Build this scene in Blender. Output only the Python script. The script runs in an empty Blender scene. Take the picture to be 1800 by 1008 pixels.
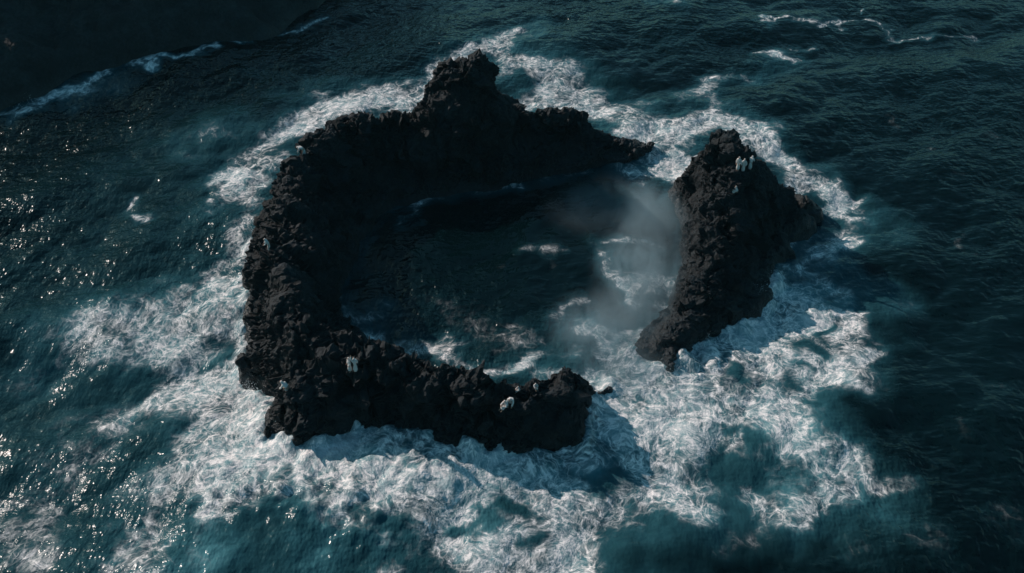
# Aerial view of a ring of black lava rock in a rough sea, people in white robes standing on it.  Units: metres.
import bpy, bmesh, math, random
import numpy as np
from mathutils import Vector
from mathutils.bvhtree import BVHTree

scene = bpy.context.scene
C = scene.collection
R = math.radians
rng = random.Random(7)
nrng = np.random.default_rng(11)

# ------------------------------------------------------------------ camera, sky, sun, exposure
cam_d = bpy.data.cameras.new('camera')
cam = bpy.data.objects.new('camera', cam_d); C.objects.link(cam)
cam.location = (0, 0, 58); cam.rotation_euler = (R(90 - 40), 0, 0)
cam_d.sensor_width = 36; cam_d.lens = 36 * 1729 / 1800; cam_d.clip_end = 20000; cam_d.clip_start = 0.5
scene.camera = cam

SUN_AZ, SUN_EL = 55.0, 29.0          # degrees: azimuth to the left of the view direction (+Y), elevation
sdir = Vector((-math.sin(R(SUN_AZ)) * math.cos(R(SUN_EL)), math.cos(R(SUN_AZ)) * math.cos(R(SUN_EL)), math.sin(R(SUN_EL))))
world = bpy.data.worlds.new('World'); scene.world = world; world.use_nodes = True
wn = world.node_tree.nodes; wl = world.node_tree.links
sky = wn.new('ShaderNodeTexSky'); sky.sky_type = 'NISHITA'; sky.sun_disc = False
sky.sun_elevation = R(SUN_EL); sky.sun_rotation = R(-SUN_AZ); sky.air_density = 1.0; sky.dust_density = 1.0; sky.ozone_density = 1.6
wn['Background'].inputs['Strength'].default_value = 0.095
tint = wn.new('ShaderNodeMix'); tint.data_type = 'RGBA'; tint.blend_type = 'MULTIPLY'; tint.inputs[0].default_value = 1.0
tint.inputs[7].default_value = (.52, 1.04, 1.0, 1)          # the picture's teal grade, even over the whole sky
wl.new(sky.outputs[0], tint.inputs[6]); wl.new(tint.outputs[2], wn['Background'].inputs['Color'])
sun_d = bpy.data.lights.new('sun', 'SUN'); sun_d.energy = 4.8; sun_d.angle = R(0.5); sun_d.color = (1.0, 0.85, 0.78)
sun = bpy.data.objects.new('sun', sun_d); C.objects.link(sun); sun.location = sdir * 300
sun.rotation_euler = sdir.to_track_quat('Z', 'Y').to_euler()

vs = scene.view_settings
vs.view_transform = 'Standard'; vs.look = 'None'; vs.exposure = -0.28; vs.gamma = 1.0; vs.use_curve_mapping = False
cy = scene.cycles
cy.use_denoising = True; cy.max_bounces = 5; cy.diffuse_bounces = 2; cy.glossy_bounces = 2; cy.volume_bounces = 0; cy.transmission_bounces = 2
cy.sample_clamp_indirect = 4; cy.sample_clamp_direct = 2.4; cy.caustics_reflective = False; cy.caustics_refractive = False; cy.volume_step_rate = 0.8

# ------------------------------------------------------------------ surveyed shapes (metres; x, y[, height])
A_CREST = [[(14.63,90.81,0.9),(12.66,91.85,1.4),(9.93,91.54,2.3),(8.17,91.53,4.2),(6.7,92.34,4.14),(5.18,92.51,4.32),(3.75,92.03,5.15),(2.71,91.81,5.48),(1.81,91.35,4.65),(0.3,90.82,5.98),(-0.83,90.91,7.8),(-1.52,91.4,9.63),(-2.21,91.65,10.46),(-2.88,90.79,11.29),(-3.41,89.99,12.45),(-3.98,89.99,12.45),(-4.62,90.94,10.96),(-5.33,91.18,10.96),(-6.04,90.72,11.45),(-6.95,91.18,10.96),(-7.43,90.2,9.3),(-8.84,89.07,7.64),(-10.47,88.17,6.64),(-12.11,87.12,6.66),(-13.74,87.38,6.84),(-15.08,86.51,8.0),(-16.69,87.07,8.0),(-17.78,86.25,7.5),(-19.21,84.89,7.2),(-20.13,83.66,6.9),(-20.43,81.84,6.6)],[(-20.43,81.84,6.6),(-20.21,77.07,6.8),(-20.43,73.08,7.0),(-20.04,68.51,7.2),(-19.29,64.28,7.4),(-18.26,60.59,7.4),(-17.43,57.71,7.2),(-16.89,55.1,6.3),(-16.66,53.53,5.4),(-16.37,52.61,4.8)],[(-16.37,52.61,4.8),(-14.86,54.36,5.2),(-13.29,55.86,5.4),(-11.07,55.62,5.2),(-8.8,54.99,5.2),(-6.12,54.04,4.9),(-3.49,53.52,4.5),(-2.39,53.02,4.2),(-1.4,52.95,3.4),(0.0,52.93,3.8),(1.75,53.71,4.0),(4.42,54.22,3.8),(6.44,54.67,3.6),(7.28,54.55,2.2),(7.95,55.19,0.9)],[(-16.66,51.6,4.0),(-14.57,51.58,4.2),(-11.98,51.63,4.4),(-10.06,51.3,4.0),(-8.56,50.98,3.6),(-6.88,50.57,2.6),(-4.71,50.17,2.6),(-2.97,50.52,3.9),(-0.85,50.4,3.6),(2.13,50.62,3.8),(5.42,51.78,3.0)],[(-18.77,79.3,4.0),(-17.21,72.55,4.2),(-16.8,66.2,4.0),(-15.91,60.28,4.0)],[(-16.05,84.93,5.0),(-11.62,85.54,3.6)],[(-3.5,89.7,12.4),(-3.2,88.2,9.6),(-2.9,87.0,6.2)],[(-6.0,89.6,11.3),(-6.3,88.0,7.8),(-6.9,86.6,4.5)]]
B_CREST = [[(19.14,82.2,7.6),(20.08,82.71,7.8),(20.73,82.25,7.7),(21.77,80.56,7.6),(22.44,79.56,7.4),(23.24,79.01,6.8),(25.75,80.18,4.6),(27.6,81.16,2.6)],[(19.14,82.2,7.6),(18.45,79.88,7.2),(19.1,76.81,7.6),(20.0,74.6,7.2),(19.95,72.32,6.6),(19.52,71.47,5.0),(18.33,69.16,4.2),(17.23,67.08,3.6),(16.24,64.82,2.9),(14.74,62.43,2.4),(13.34,60.48,1.9),(11.87,59.59,1.3)],[(18.5,85.03,4.8),(17.56,83.52,3.2),(16.7,80.86,2.6)],[(17.46,75.43,3.4),(16.73,71.29,3.2),(15.66,67.36,2.4)],[(22.23,77.42,7.2),(23.3,76.77,5.4),(23.64,75.79,3.8),(22.49,72.94,2.6),(21.19,69.59,1.9),(19.58,65.97,1.6),(17.13,63.07,1.5),(14.83,60.43,1.3)],[(26.1,78.51,2.2),(24.88,76.44,2.0),(23.84,73.5,1.5)]]
SPUR_CREST = [[(-18.71,52.25,1.6),(-18.22,51.31,1.6)],[(-17.7,51.75,2.4),(-17.15,50.28,2.6),(-17.39,49.42,2.8),(-16.84,49.23,2.0)]]
A_SHORE = [(16.13,91.61),(13.66,93.35),(10.73,93.54),(8.97,94.53),(7.5,95.34),(5.98,95.71),(4.75,95.23),(3.71,95.11),(2.81,94.65),(1.8,94.32),(1.17,94.91),(0.48,95.9),(-0.71,96.65),(-1.88,95.99),(-2.91,95.39),(-3.98,95.39),(-5.12,96.24),(-6.33,96.38),(-7.54,95.72),(-8.95,95.78),(-9.73,94.2),(-10.84,92.87),(-12.27,91.77),(-13.61,90.62),(-15.24,90.78),(-16.88,89.91),(-18.69,90.27),(-19.98,89.05),(-21.61,87.09),(-22.53,85.26),(-22.83,82.84),(-23.88,79.65),(-24.62,78.22),(-24.86,75.45),(-24.8,71.95),(-24.6,69.45),(-23.74,67.05),(-23.47,64.74),(-22.81,62.53),(-22.57,59.71),(-21.98,57.36),(-20.5,56.51),(-19.15,55.74),(-18.62,54.35),(-18.62,52.34),(-17.54,50.3),(-16.68,49.39),(-15.16,49.67),(-13.62,50.52),(-12.3,51.22),(-10.63,51.28),(-8.81,50.76),(-7.22,50.07),(-5.65,49.44),(-3.46,48.83),(-0.86,48.72),(1.29,48.66),(3.03,49.11),(4.36,49.67),(5.64,49.33),(6.0,50.87),(5.81,52.94),(6.5,54.73),(8.31,55.55),(8.28,56.38),(7.4,55.74),(6.71,55.74),(4.62,55.61),(1.84,55.1),(0.0,54.17),(-1.46,54.35),(-2.51,54.35),(-4.63,55.74),(-7.48,56.9),(-9.93,58.02),(-11.69,59.03),(-12.63,60.96),(-12.71,62.53),(-14.72,64.37),(-15.74,66.66),(-15.71,71.1),(-14.4,76.36),(-13.49,80.91),(-11.68,83.11),(-8.24,84.13),(-2.97,85.38),(0.3,86.44),(6.07,88.39),(11.63,89.5),(14.98,91.08)]
B_SHORE = [(19.05,87.85),(17.31,86.02),(15.91,83.31),(16.66,81.9),(16.64,78.22),(16.42,73.68),(15.7,70.27),(14.4,67.44),(13.06,64.74),(11.32,62.39),(10.33,60.26),(11.93,59.03),(13.37,57.55),(13.85,58.35),(14.48,59.57),(16.62,61.67),(18.82,63.11),(21.12,64.29),(22.98,66.58),(23.99,69.04),(24.51,72.12),(25.84,73.33),(26.17,74.91),(25.39,75.91),(27.54,76.91),(28.84,78.98),(28.48,80.91),(29.15,82.91),(28.8,81.36),(27.95,81.38),(25.64,81.41),(24.64,82.36),(23.37,83.76),(21.53,85.65),(20.08,86.31),(17.74,85.6),(18.5,85.03)]
SPUR_SHORE = [(-19.68,52.76),(-19.51,53.73),(-18.85,53.61),(-18.53,53.86),(-17.84,53.25),(-16.76,50.87),(-17.05,50.01),(-17.73,50.41),(-18.24,50.76),(-18.64,50.07),(-19.25,50.52),(-19.2,51.63)]
CLIFF_SHORE = [(-24.09,132.59),(-26.1,127.18),(-29.01,123.63),(-32.08,119.73),(-34.62,115.84),(-38.33,114.58),(-41.44,112.58),(-43.92,111.22),(-47.24,109.3),(-49.46,108.57),(-51.87,107.42),(-53.46,104.08),(-56.04,101.92),(-59.32,100.09),(-67.84,97.17)]
LEDGES = [[(27.69,82.91),(28.9,83.11),(30.17,82.3),(31.05,81.11),(31.09,80.32),(30.2,79.94),(28.62,80.52),(27.6,81.11)],[(26.98,80.91),(28.66,80.72),(29.78,79.36),(29.73,78.41),(28.64,77.1),(27.42,76.36),(26.19,77.1)],[(24.96,76.54),(26.31,76.36),(26.86,74.56),(26.99,73.68),(25.44,73.5),(24.21,74.11)]]
LEDGE_H = [1.2,1.6,1.6]
FOAM = [([(-38.18,61.81),(-35.17,64.74),(-30.76,67.05),(-24.77,70.27)],3.2,0.54,0.7),([(-35.7,63.26),(-29.37,61.81),(-23.16,62.53)],3.2,0.54,0.7),([(-27.79,71.95),(-24.49,69.45)],2.0,0.81,0.75),([(-27.13,64.74),(-23.52,64.74)],2.5,0.77,0.7),([(-27.03,58.35),(-22.43,59.03)],2.6,0.69,0.6),([(-23.27,56.38),(-19.89,55.74)],2.0,0.77,0.7),([(-26.83,55.74),(-23.79,52.64),(-20.37,49.16),(-16.19,47.51)],3.4,0.79,0.72),([(-21.8,53.86),(-19.19,52.04),(-18.2,49.16)],2.4,0.93,0.9),([(-21.79,45.91),(-17.7,46.44),(-14.33,46.44)],3.4,0.79,0.72),([(-14.33,46.44),(-8.38,45.91),(-3.37,46.44)],3.2,0.89,0.85),([(-3.37,46.44),(2.53,46.44),(6.32,46.44)],3.0,0.61,0.8),([(-16.33,48.33),(-13.04,49.44),(-9.59,49.73),(-6.03,48.61),(-2.98,47.51)],2.0,1.0,1.0),([(-14.86,50.01),(-12.33,50.76),(-9.21,50.3)],1.4,1.0,1.0),([(-3.0,48.16),(0.85,47.73),(4.74,48.49)],1.6,0.77,0.9),([(-11.54,44.37),(-6.52,43.37),(-1.6,41.43),(2.41,41.9)],3.4,0.71,0.75),([(-5.56,40.95),(-1.56,39.11),(3.1,38.66)],3.2,0.71,0.6),([(-19.63,43.61),(-16.51,44.47),(-14.08,44.78)],1.0,0.85,0.8),([(-14.52,42.39),(-12.13,42.63),(-9.38,39.56),(-7.74,38.66)],0.9,0.77,0.7),([(-19.65,40.02),(-15.09,40.95),(-13.72,42.39)],2.5,0.12,0.6),([(-24.87,44.88),(-25.41,40.95),(-25.54,38.66)],2.4,0.5,0.38),([(-35.69,42.87),(-32.28,39.11)],2.4,0.56,0.45),([(-31.94,51.45),(-32.81,47.51)],2.5,0.34,0.22),([(4.14,44.88),(6.45,42.39),(5.44,39.11)],2.2,0.54,0.4),([(7.29,54.17),(9.82,52.04),(12.14,49.16),(12.92,45.39)],3.2,0.65,0.8),([(7.89,50.3),(10.48,45.91),(8.61,43.86)],2.6,0.54,0.6),([(13.58,57.03),(14.7,58.35),(16.22,59.03)],1.8,1.0,1.0),([(13.58,57.03),(16.75,56.38),(18.39,55.1)],2.8,1.0,1.0),([(8.09,55.74),(10.61,55.42),(13.75,54.79)],1.2,0.93,0.9),([(12.64,53.25),(15.26,52.64),(17.2,50.87)],2.0,0.89,0.85),([(17.02,61.1),(20.27,62.89),(23.85,65.88),(25.63,67.05)],2.2,0.96,1),([(23.96,71.52),(24.17,68.64)],1.4,0.96,0.95),([(25.63,67.05),(27.5,66.27),(26.63,64.74)],1.2,0.96,0.95),([(18.13,59.03),(21.75,60.4),(24.63,62.53)],2.8,0.89,0.95),([(26.85,65.65),(29.65,64.74),(30.25,61.81),(28.54,58.69),(25.44,56.7)],1.7,0.98,0.8),([(23.38,59.03),(25.37,57.36)],1.5,0.89,0.85),([(24.16,60.4),(27.9,61.81)],1.6,0.56,0.5),([(18.62,53.86),(22.13,53.25)],2.6,0.65,0.85),([(14.39,49.73),(17.0,49.73)],1.6,0.77,0.6),([(18.75,49.73),(21.31,47.51),(23.18,46.44)],3.4,0.57,0.95),([(25.36,48.33),(24.51,45.91),(21.32,43.86),(18.19,44.62)],1.3,0.85,0.9),([(22.53,55.1),(22.18,51.45),(22.67,49.73)],1.6,0.61,0.8),([(26.98,78.22),(29.7,75.45),(33.48,77.28)],2.2,0.61,0.8),([(26.91,72.81),(30.9,73.68),(33.39,75.91)],1.2,0.61,0.7),([(26.19,71.95),(30.35,69.45)],2.0,0.52,0.7),([(32.19,83.93),(33.55,81.9),(34.6,79.36)],0.8,0.89,0.85),([(33.08,84.65),(35.89,84.13),(34.63,81.6)],0.6,0.61,0.5),([(35.92,82.1),(38.79,78.22),(38.63,75.91)],1.5,0.27,0.3),([(32.11,83.11),(31.43,85.17),(29.88,86.23)],1.0,0.61,0.6),([(29.94,67.84),(36.13,67.84)],1.5,0.27,0.5),([(26.38,96.55),(28.19,92.7),(29.76,88.39),(32.87,86.23)],1.6,0.79,0.72),([(19.22,95.93),(24.11,98.42),(27.43,95.32)],1.8,0.81,0.75),([(14.67,95.32),(16.18,91.77),(17.0,88.39)],1.8,0.89,0.85),([(13.36,88.39),(16.27,87.3),(17.75,89.5)],1.6,0.69,0.6),([(18.67,91.77),(17.31,88.39)],1.2,0.93,0.9),([(10.66,101.66),(13.69,98.42),(16.66,95.93)],2.0,0.71,0.62),([(11.48,95.32),(14.61,94.72)],1.0,0.89,0.85),([(2.66,101.66),(6.63,101.0),(9.86,99.7)],2.0,0.94,0.92),([(3.42,105.73),(9.45,103.67),(13.99,101.66)],2.4,0.65,0.55),([(1.33,101.66),(4.1,105.73)],1.6,0.77,0.7),([(-2.22,118.58),(2.27,121.91)],2.6,0.46,0.6),([(-0.71,111.52),(3.58,113.04),(7.03,110.03)],2.4,0.46,0.6),([(7.1,111.52),(10.35,107.14)],2.6,0.34,0.4),([(-9.87,105.04),(-13.32,101.66),(-18.65,101.66),(-20.56,101.0)],2.0,0.89,0.85),([(-9.23,111.52),(-5.11,116.16),(1.5,120.23)],1.4,0.56,0.45),([(-24.63,105.73),(-19.07,105.04),(-12.26,105.04)],2.2,0.47,0.5),([(-23.46,98.42),(-26.46,93.53),(-28.77,89.5)],2.6,0.77,0.7),([(-27.33,88.39),(-29.82,87.3),(-30.01,84.13)],2.2,0.85,0.8),([(-25.7,86.23),(-28.02,83.11)],1.6,0.77,0.7),([(-26.15,79.65),(-27.14,76.36),(-25.48,73.68)],1.8,0.65,0.55),([(-36.06,94.12),(-33.46,96.55)],2.5,0.29,0.5),([(-15.07,66.66),(-13.2,65.88)],1.2,0.52,0.4),([(-13.89,71.95),(-12.47,71.1)],1,0.31,0.2),([(-12.24,82.91),(-9.93,83.11),(-10.06,81.11),(-11.24,78.22)],0.8,0.52,0.4),([(-1.19,85.7),(0.6,86.76),(1.79,85.7)],1.0,0.61,0.5),([(-9.67,83.62),(-6.45,83.62)],0.8,0.42,0.3),([(-12.07,62.53),(-8.81,61.81),(-4.82,60.05)],1.8,0.69,0.6),([(-5.25,59.03),(-2.84,58.35)],1.2,0.61,0.5),([(-2.36,57.82),(0.0,58.02),(1.9,58.35)],1.1,1.0,1.0),([(-6.11,66.27),(-2.5,64.0),(2.88,59.71)],2.2,0.28,0.12),([(-1.96,61.81),(2.46,62.53)],1.6,0.27,0.1),([(8.37,73.24),(9.89,71.95),(11.51,69.45),(12.09,67.44)],0.9,0.96,0.95),([(10.17,75.45),(12.19,76.36),(13.1,74.56)],0.9,0.69,0.6),([(11.67,71.1),(15.18,69.45),(14.36,67.05)],1.8,0.65,0.8),([(6.36,61.81),(7.27,60.75),(9.07,59.03),(12.03,55.74)],1.3,0.81,0.8),([(4.27,64.74),(6.15,67.05)],0.7,0.52,0.4),([(4.43,62.53),(8.81,61.81),(9.66,60.4)],2.0,0.4,0.7),([(9.78,59.03),(11.38,58.35),(12.49,55.74)],1.6,0.69,0.6),([(9.79,61.81),(11.09,62.53)],0.7,0.93,0.9),([(2.31,55.74),(7.54,57.69)],1.2,0.42,0.5),([(1.64,74.56),(3.25,73.68)],0.8,0.4,0.28),([(7.81,77.28),(8.19,74.56)],1.2,0.31,0.2),([(-63.11,99.7),(-58.1,100.35),(-54.86,102.32),(-52.08,106.01),(-50.39,107.14)],1.2,0.71,0.7),([(-50.62,107.85),(-47.55,109.15),(-43.92,111.22)],0.8,0.77,0.7),([(-43.84,110.92),(-40.68,112.43),(-34.99,115.84)],0.5,0.77,0.7),([(-31.96,119.07),(-26.25,125.57)],0.6,0.56,0.45),([(-51.97,103.67),(-48.1,106.43)],2.0,0.47,0.5),([(-38.38,81.6),(-38.36,83.11)],0.8,0.77,0.7),([(32.4,115.68),(35.51,114.89)],0.9,0.89,0.85),([(30.23,110.03),(35.27,113.8)],2,0.22,0.5),([(23.47,107.14),(28.26,110.77)],1.2,0.42,0.4),([(32.38,124.51),(34.46,124.16)],0.5,0.93,0.9),([(34.46,124.16),(41.35,124.16),(47.81,125.39),(50.23,123.11),(51.63,120.23),(55.21,119.73)],0.5,0.69,0.6),([(55.96,119.73),(62.05,120.06)],0.6,0.61,0.5),([(36.13,117.76),(39.59,116.79)],0.4,0.61,0.5),([(20.34,104.35),(24.85,107.14),(23.31,101.66)],1.6,0.42,0.5),([(20.57,129.94),(23.62,129.01)],1.4,0.56,0.6),([(47.18,130.31),(47.48,128.46)],0.25,0.77,0.7),([(17.53,116.16),(21.06,121.07)],2.0,0.22,0.12),([(33.5,62.53),(34.18,61.53)],1.1,0.3,0.1),([(34.83,63.63),(35.5,62.6)],1.1,0.3,0.1),([(38.17,57.69),(38.77,56.77)],1.1,0.3,0.1),([(38.39,55.74),(38.99,54.85)],1.1,0.3,0.1),([(26.59,49.73),(27.24,48.94)],1.1,0.3,0.1),([(27.27,47.51),(27.9,46.76)],1.1,0.3,0.1),([(27.66,45.91),(28.28,45.19)],1.1,0.3,0.1),([(34.81,44.88),(35.37,44.17)],1.1,0.3,0.1),([(33.82,43.86),(34.38,43.17)],1.1,0.3,0.1),([(28.24,42.39),(28.83,41.71)],1.1,0.3,0.1),([(29.32,39.56),(29.88,38.93)],1.1,0.3,0.1),([(24.36,40.02),(24.97,39.38)],1.1,0.3,0.1),([(24.01,41.66),(24.63,41.0)],1.1,0.3,0.1),([(34.33,41.43),(34.87,40.77)],1.1,0.3,0.1),([(34.8,52.04),(35.4,51.22)],1.1,0.3,0.1),([(30.72,56.38),(31.38,55.48)],1.1,0.3,0.1),([(17.75,42.39),(18.42,41.71)],1.1,0.3,0.1),([(15.88,40.95),(16.56,40.3)],1.1,0.3,0.1),([(13.82,40.49),(14.51,39.84)],1.1,0.3,0.1),([(6.42,41.9),(7.17,41.24)],1.1,0.3,0.1),([(45.55,94.12),(46.27,92.47)],1.1,0.3,0.1),([(52.95,95.32),(53.59,93.64)],1.1,0.3,0.1),([(44.51,99.06),(45.27,97.29)],1.1,0.3,0.1),([(45.91,89.5),(46.61,87.96)],1.1,0.3,0.1),([(44.32,76.36),(44.96,75.09)],1.1,0.3,0.1),([(-33.17,95.32),(-46.25,85.17)],7,0.15,0.18),([(-32.04,78.22),(-43.36,67.84)],7,0.16,0.22),([(-25.29,55.1),(-38.62,55.1)],8,0.19,0.24),([(-25.28,46.44),(-36.24,46.44)],7,0.19,0.26),([(-15.72,40.02),(-23.33,39.11)],4,0.1,0.45),([(-11.08,76.36),(-7.43,71.1),(-9.23,67.05)],2.0,0.16,0.03),([(-4.5,78.22),(3.32,76.36),(5.23,69.45)],2,0.16,0.03),([(-7.23,67.84),(0.0,66.27),(4.02,64.74)],2.0,0.16,0.04),([(0.0,71.1),(2.58,67.84)],1.5,0.22,0.05),([(-9.1,109.3),(-5.81,115.36),(-1.45,115.36),(2.12,110.77),(6.9,107.14)],2.4,0.71,0.6),([(-23.91,97.17),(-20.07,102.32),(-11.04,107.14)],2.6,0.65,0.55),([(14.09,95.93),(16.24,92.35),(17.68,88.95)],2.2,0.93,0.9),([(8.7,102.32),(13.15,99.7),(18.09,97.17),(24.32,99.7)],2.2,0.74,0.6),([(27.43,95.32),(29.5,90.06),(32.27,86.23),(34.45,83.11)],1.8,0.77,0.6),([(8.18,53.86),(11.22,52.64),(13.17,53.86)],1.6,0.81,0.75),([(7.18,52.64),(9.97,49.16),(12.15,45.91),(10.25,43.86),(7.38,43.86)],2.6,0.71,0.7)]
SURGE = [([(-13.83,50.41),(-12.21,51.57),(-11.04,50.99)],1.0,0.66),([(-16.47,49.16),(-14.78,49.44)],1.0,0.36),([(-9.23,50.58),(-6.97,49.73)],1.2,0.48),([(-6.94,49.16),(-3.44,48.33),(2.58,48.33)],1.3,0.36),([(13.72,57.36),(15.03,59.03),(16.97,60.75)],1.8,0.54),([(19.21,62.53),(22.59,65.88),(23.97,69.45)],1.4,0.54),([(24.05,71.95),(24.07,69.45)],1.0,0.48),([(-21.28,55.74),(-19.77,55.1)],1.3,0.54),([(5.7,50.3),(6.59,53.86)],1.0,0.36),([(16.29,56.38),(20.39,58.35)],3,0.36),([(-12.78,47.51),(-5.9,46.44)],3,0.3),([(25.97,66.27),(27.35,65.65)],1.0,0.42),([(-20.44,43.61),(-13.98,44.12),(-10.49,42.39)],2.6,0.66),([(-30.48,86.23),(-27.33,88.39)],2,0.3),([(2.66,101.66),(6.63,101.0)],1.5,0.42),([(-13.32,101.66),(-17.24,101.0)],1.5,0.36),([(25.85,97.17),(28.23,92.94)],1.3,0.36),([(8.58,56.06),(10.64,55.74)],1.0,0.42)]
HOLES = [([(-3.06,43.47),(-2.45,43.61)],1.0,0.9),([(-1.03,44.62),(-0.41,44.57)],0.8,0.85),([(-4.65,42.63),(-4.03,42.39)],0.8,0.8),([(5.48,46.55),(6.56,46.87)],1.2,0.7),([(25.5,60.96),(26.09,60.4)],0.9,0.9),([(27.93,62.89),(28.14,62.39)],0.6,0.9),([(24.02,58.69),(24.28,58.35)],0.7,0.75),([(18.19,51.45),(18.72,50.76)],1.3,0.85),([(15.17,43.86),(12.88,42.14)],1.8,0.6),([(-17.03,40.72),(-13.57,41.43),(-10.55,39.56)],1.9,0.9),([(-8.07,42.39),(-7.2,41.66)],1.4,0.6),([(-25.88,52.04),(-28.28,48.05)],2.0,0.5),([(10.09,42.39),(7.94,40.95)],1.6,0.5),([(-14.09,44.88),(-13.19,44.37)],0.8,0.6),([(-17.92,45.39),(-17.48,45.29)],0.7,0.5),([(1.19,40.95),(1.78,40.49)],0.9,0.6),([(-26.09,60.4),(-25.5,60.96)],1.0,0.6),([(16.41,51.45),(16.54,50.87)],0.6,0.6)]
SPLASH = [((22.38,67.44),260,1.6),((23.55,69.45),160,1.2),((13.66,57.69),320,1.4),((16.54,61.1),200,1.2),((8.57,55.86),200,1.0),((10.25,61.46),160,1.0),((-12.13,50.87),300,1.3),((-14.37,49.61),160,0.9),((-8.74,50.01),160,0.9),((-18.19,51.45),260,1.2),((-21.28,55.74),220,1.1),((-23.32,64.74),200,1.1),((-24.62,71.1),200,1.1),((-25.39,77.28),160,1.0),((-55.95,101.66),160,1.8),((-56.78,100.35),120,1.6),((-47.81,108.86),100,1.2),((17.61,88.39),200,1.0),((15.49,91.2),160,1.0),((6.14,50.3),160,0.9),((-0.86,48.33),160,0.8)]
MIST = [((11.6,68.5,1.2),(5.2,9.0,3.8),0.38),((8.2,62.0,1.0),(6.2,6.0,3.0),0.32),((9.5,80.5,0.8),(7.5,5.5,2.6),0.14),((13.6,76.5,1.2),(4.4,8.0,4.2),0.34),((9.5,57.5,0.8),(5.0,3.5,2.2),0.28)]
MIST_LO, MIST_HI, HAZE = (2.0, 55.5, -0.5), (19.0, 86.0, 7.6), 6e-05

# ------------------------------------------------------------------ numpy noise
def _hash(ix, iy, iz, seed):
    h = (ix.astype(np.uint32) * np.uint32(374761393) + iy.astype(np.uint32) * np.uint32(668265263)
         + iz.astype(np.uint32) * np.uint32(2147483647) + np.uint32((seed * 1013904223) & 0xffffffff))
    h = (h ^ (h >> np.uint32(13))) * np.uint32(1274126177)
    h = (h ^ (h >> np.uint32(16))) * np.uint32(2246822519)
    return h ^ (h >> np.uint32(15))
_G = np.array([(1,1,0),(-1,1,0),(1,-1,0),(-1,-1,0),(1,0,1),(-1,0,1),(1,0,-1),(-1,0,-1),(0,1,1),(0,-1,1),(0,1,-1),(0,-1,-1),(1,1,0),(-1,1,0),(0,-1,1),(0,-1,-1)], np.float32)
def perlin(p, seed=0):
    p = np.asarray(p, np.float32); fl = np.floor(p); i = fl.astype(np.int32); f = p - fl
    w = f * f * f * (f * (f * 6 - 15) + 10)
    flat = not f[:, 2].any()                      # points on a lattice plane need only its four corners
    out = np.zeros(len(p), np.float32)
    for a in (0, 1):
        for b in (0, 1):
            for c in ((0,) if flat else (0, 1)):
                g = _G[_hash(i[:, 0] + a, i[:, 1] + b, i[:, 2] + c, seed) & np.uint32(15)]
                d = g[:, 0] * (f[:, 0] - a) + g[:, 1] * (f[:, 1] - b) + g[:, 2] * (f[:, 2] - c)
                d *= (w[:, 0] if a else 1 - w[:, 0]); d *= (w[:, 1] if b else 1 - w[:, 1])
                if not flat: d *= (w[:, 2] if c else 1 - w[:, 2])
                out += d
    return out
def fbm(p, octaves=4, seed=0, gain=.5):
    o = 0; a = 1.0
    for k in range(octaves):
        o = o + a * perlin(p * (2.03 ** k) + np.array([17.3 * k, 9.7 * k, 0]), seed + k); a *= gain
    return o
def ridged(p, octaves=4, seed=0, gain=.5):
    o = 0; a = 1.0
    for k in range(octaves):
        o = o + a * (1 - np.abs(perlin(p * (2.07 ** k) + np.array([9.1 * k, 5.3 * k, 0]), seed + k)) * 2); a *= gain
    return o
def worley(p, seed=0):
    """distance to the two nearest cell points, a random value per cell and a random tilted plane per cell"""
    p = np.asarray(p, np.float32); i = np.floor(p).astype(np.int32)
    f1 = np.full(len(p), 9.0, np.float32); f2 = f1.copy(); hid = np.zeros(len(p), np.uint32); ctr = np.zeros((len(p), 3), np.float32)
    for a in (-1, 0, 1):
        for b in (-1, 0, 1):
            for c in (-1, 0, 1):
                x, y, z = i[:, 0] + a, i[:, 1] + b, i[:, 2] + c
                h = _hash(x, y, z, seed)
                q = np.stack([x + (h & np.uint32(1023)) / 1023., y + ((h >> np.uint32(10)) & np.uint32(1023)) / 1023., z + ((h >> np.uint32(20)) & np.uint32(1023)) / 1023.], 1).astype(np.float32)
                d = ((p - q) ** 2).sum(1)
                n = d < f1
                f2 = np.where(n, f1, np.minimum(f2, d)); f1 = np.where(n, d, f1); hid = np.where(n, h, hid); ctr[n] = q[n]
    h2 = _hash(hid.astype(np.int64), hid.astype(np.int64) >> 3, hid.astype(np.int64) >> 5, seed + 1)
    dirs = np.stack([(h2 & np.uint32(255)) / 127.5 - 1, ((h2 >> np.uint32(8)) & np.uint32(255)) / 127.5 - 1, ((h2 >> np.uint32(16)) & np.uint32(255)) / 127.5 - 1], 1)
    return np.sqrt(f1), np.sqrt(f2), (hid >> np.uint32(7)) % 997 / 997., ((p - ctr) * dirs).sum(1)

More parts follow.
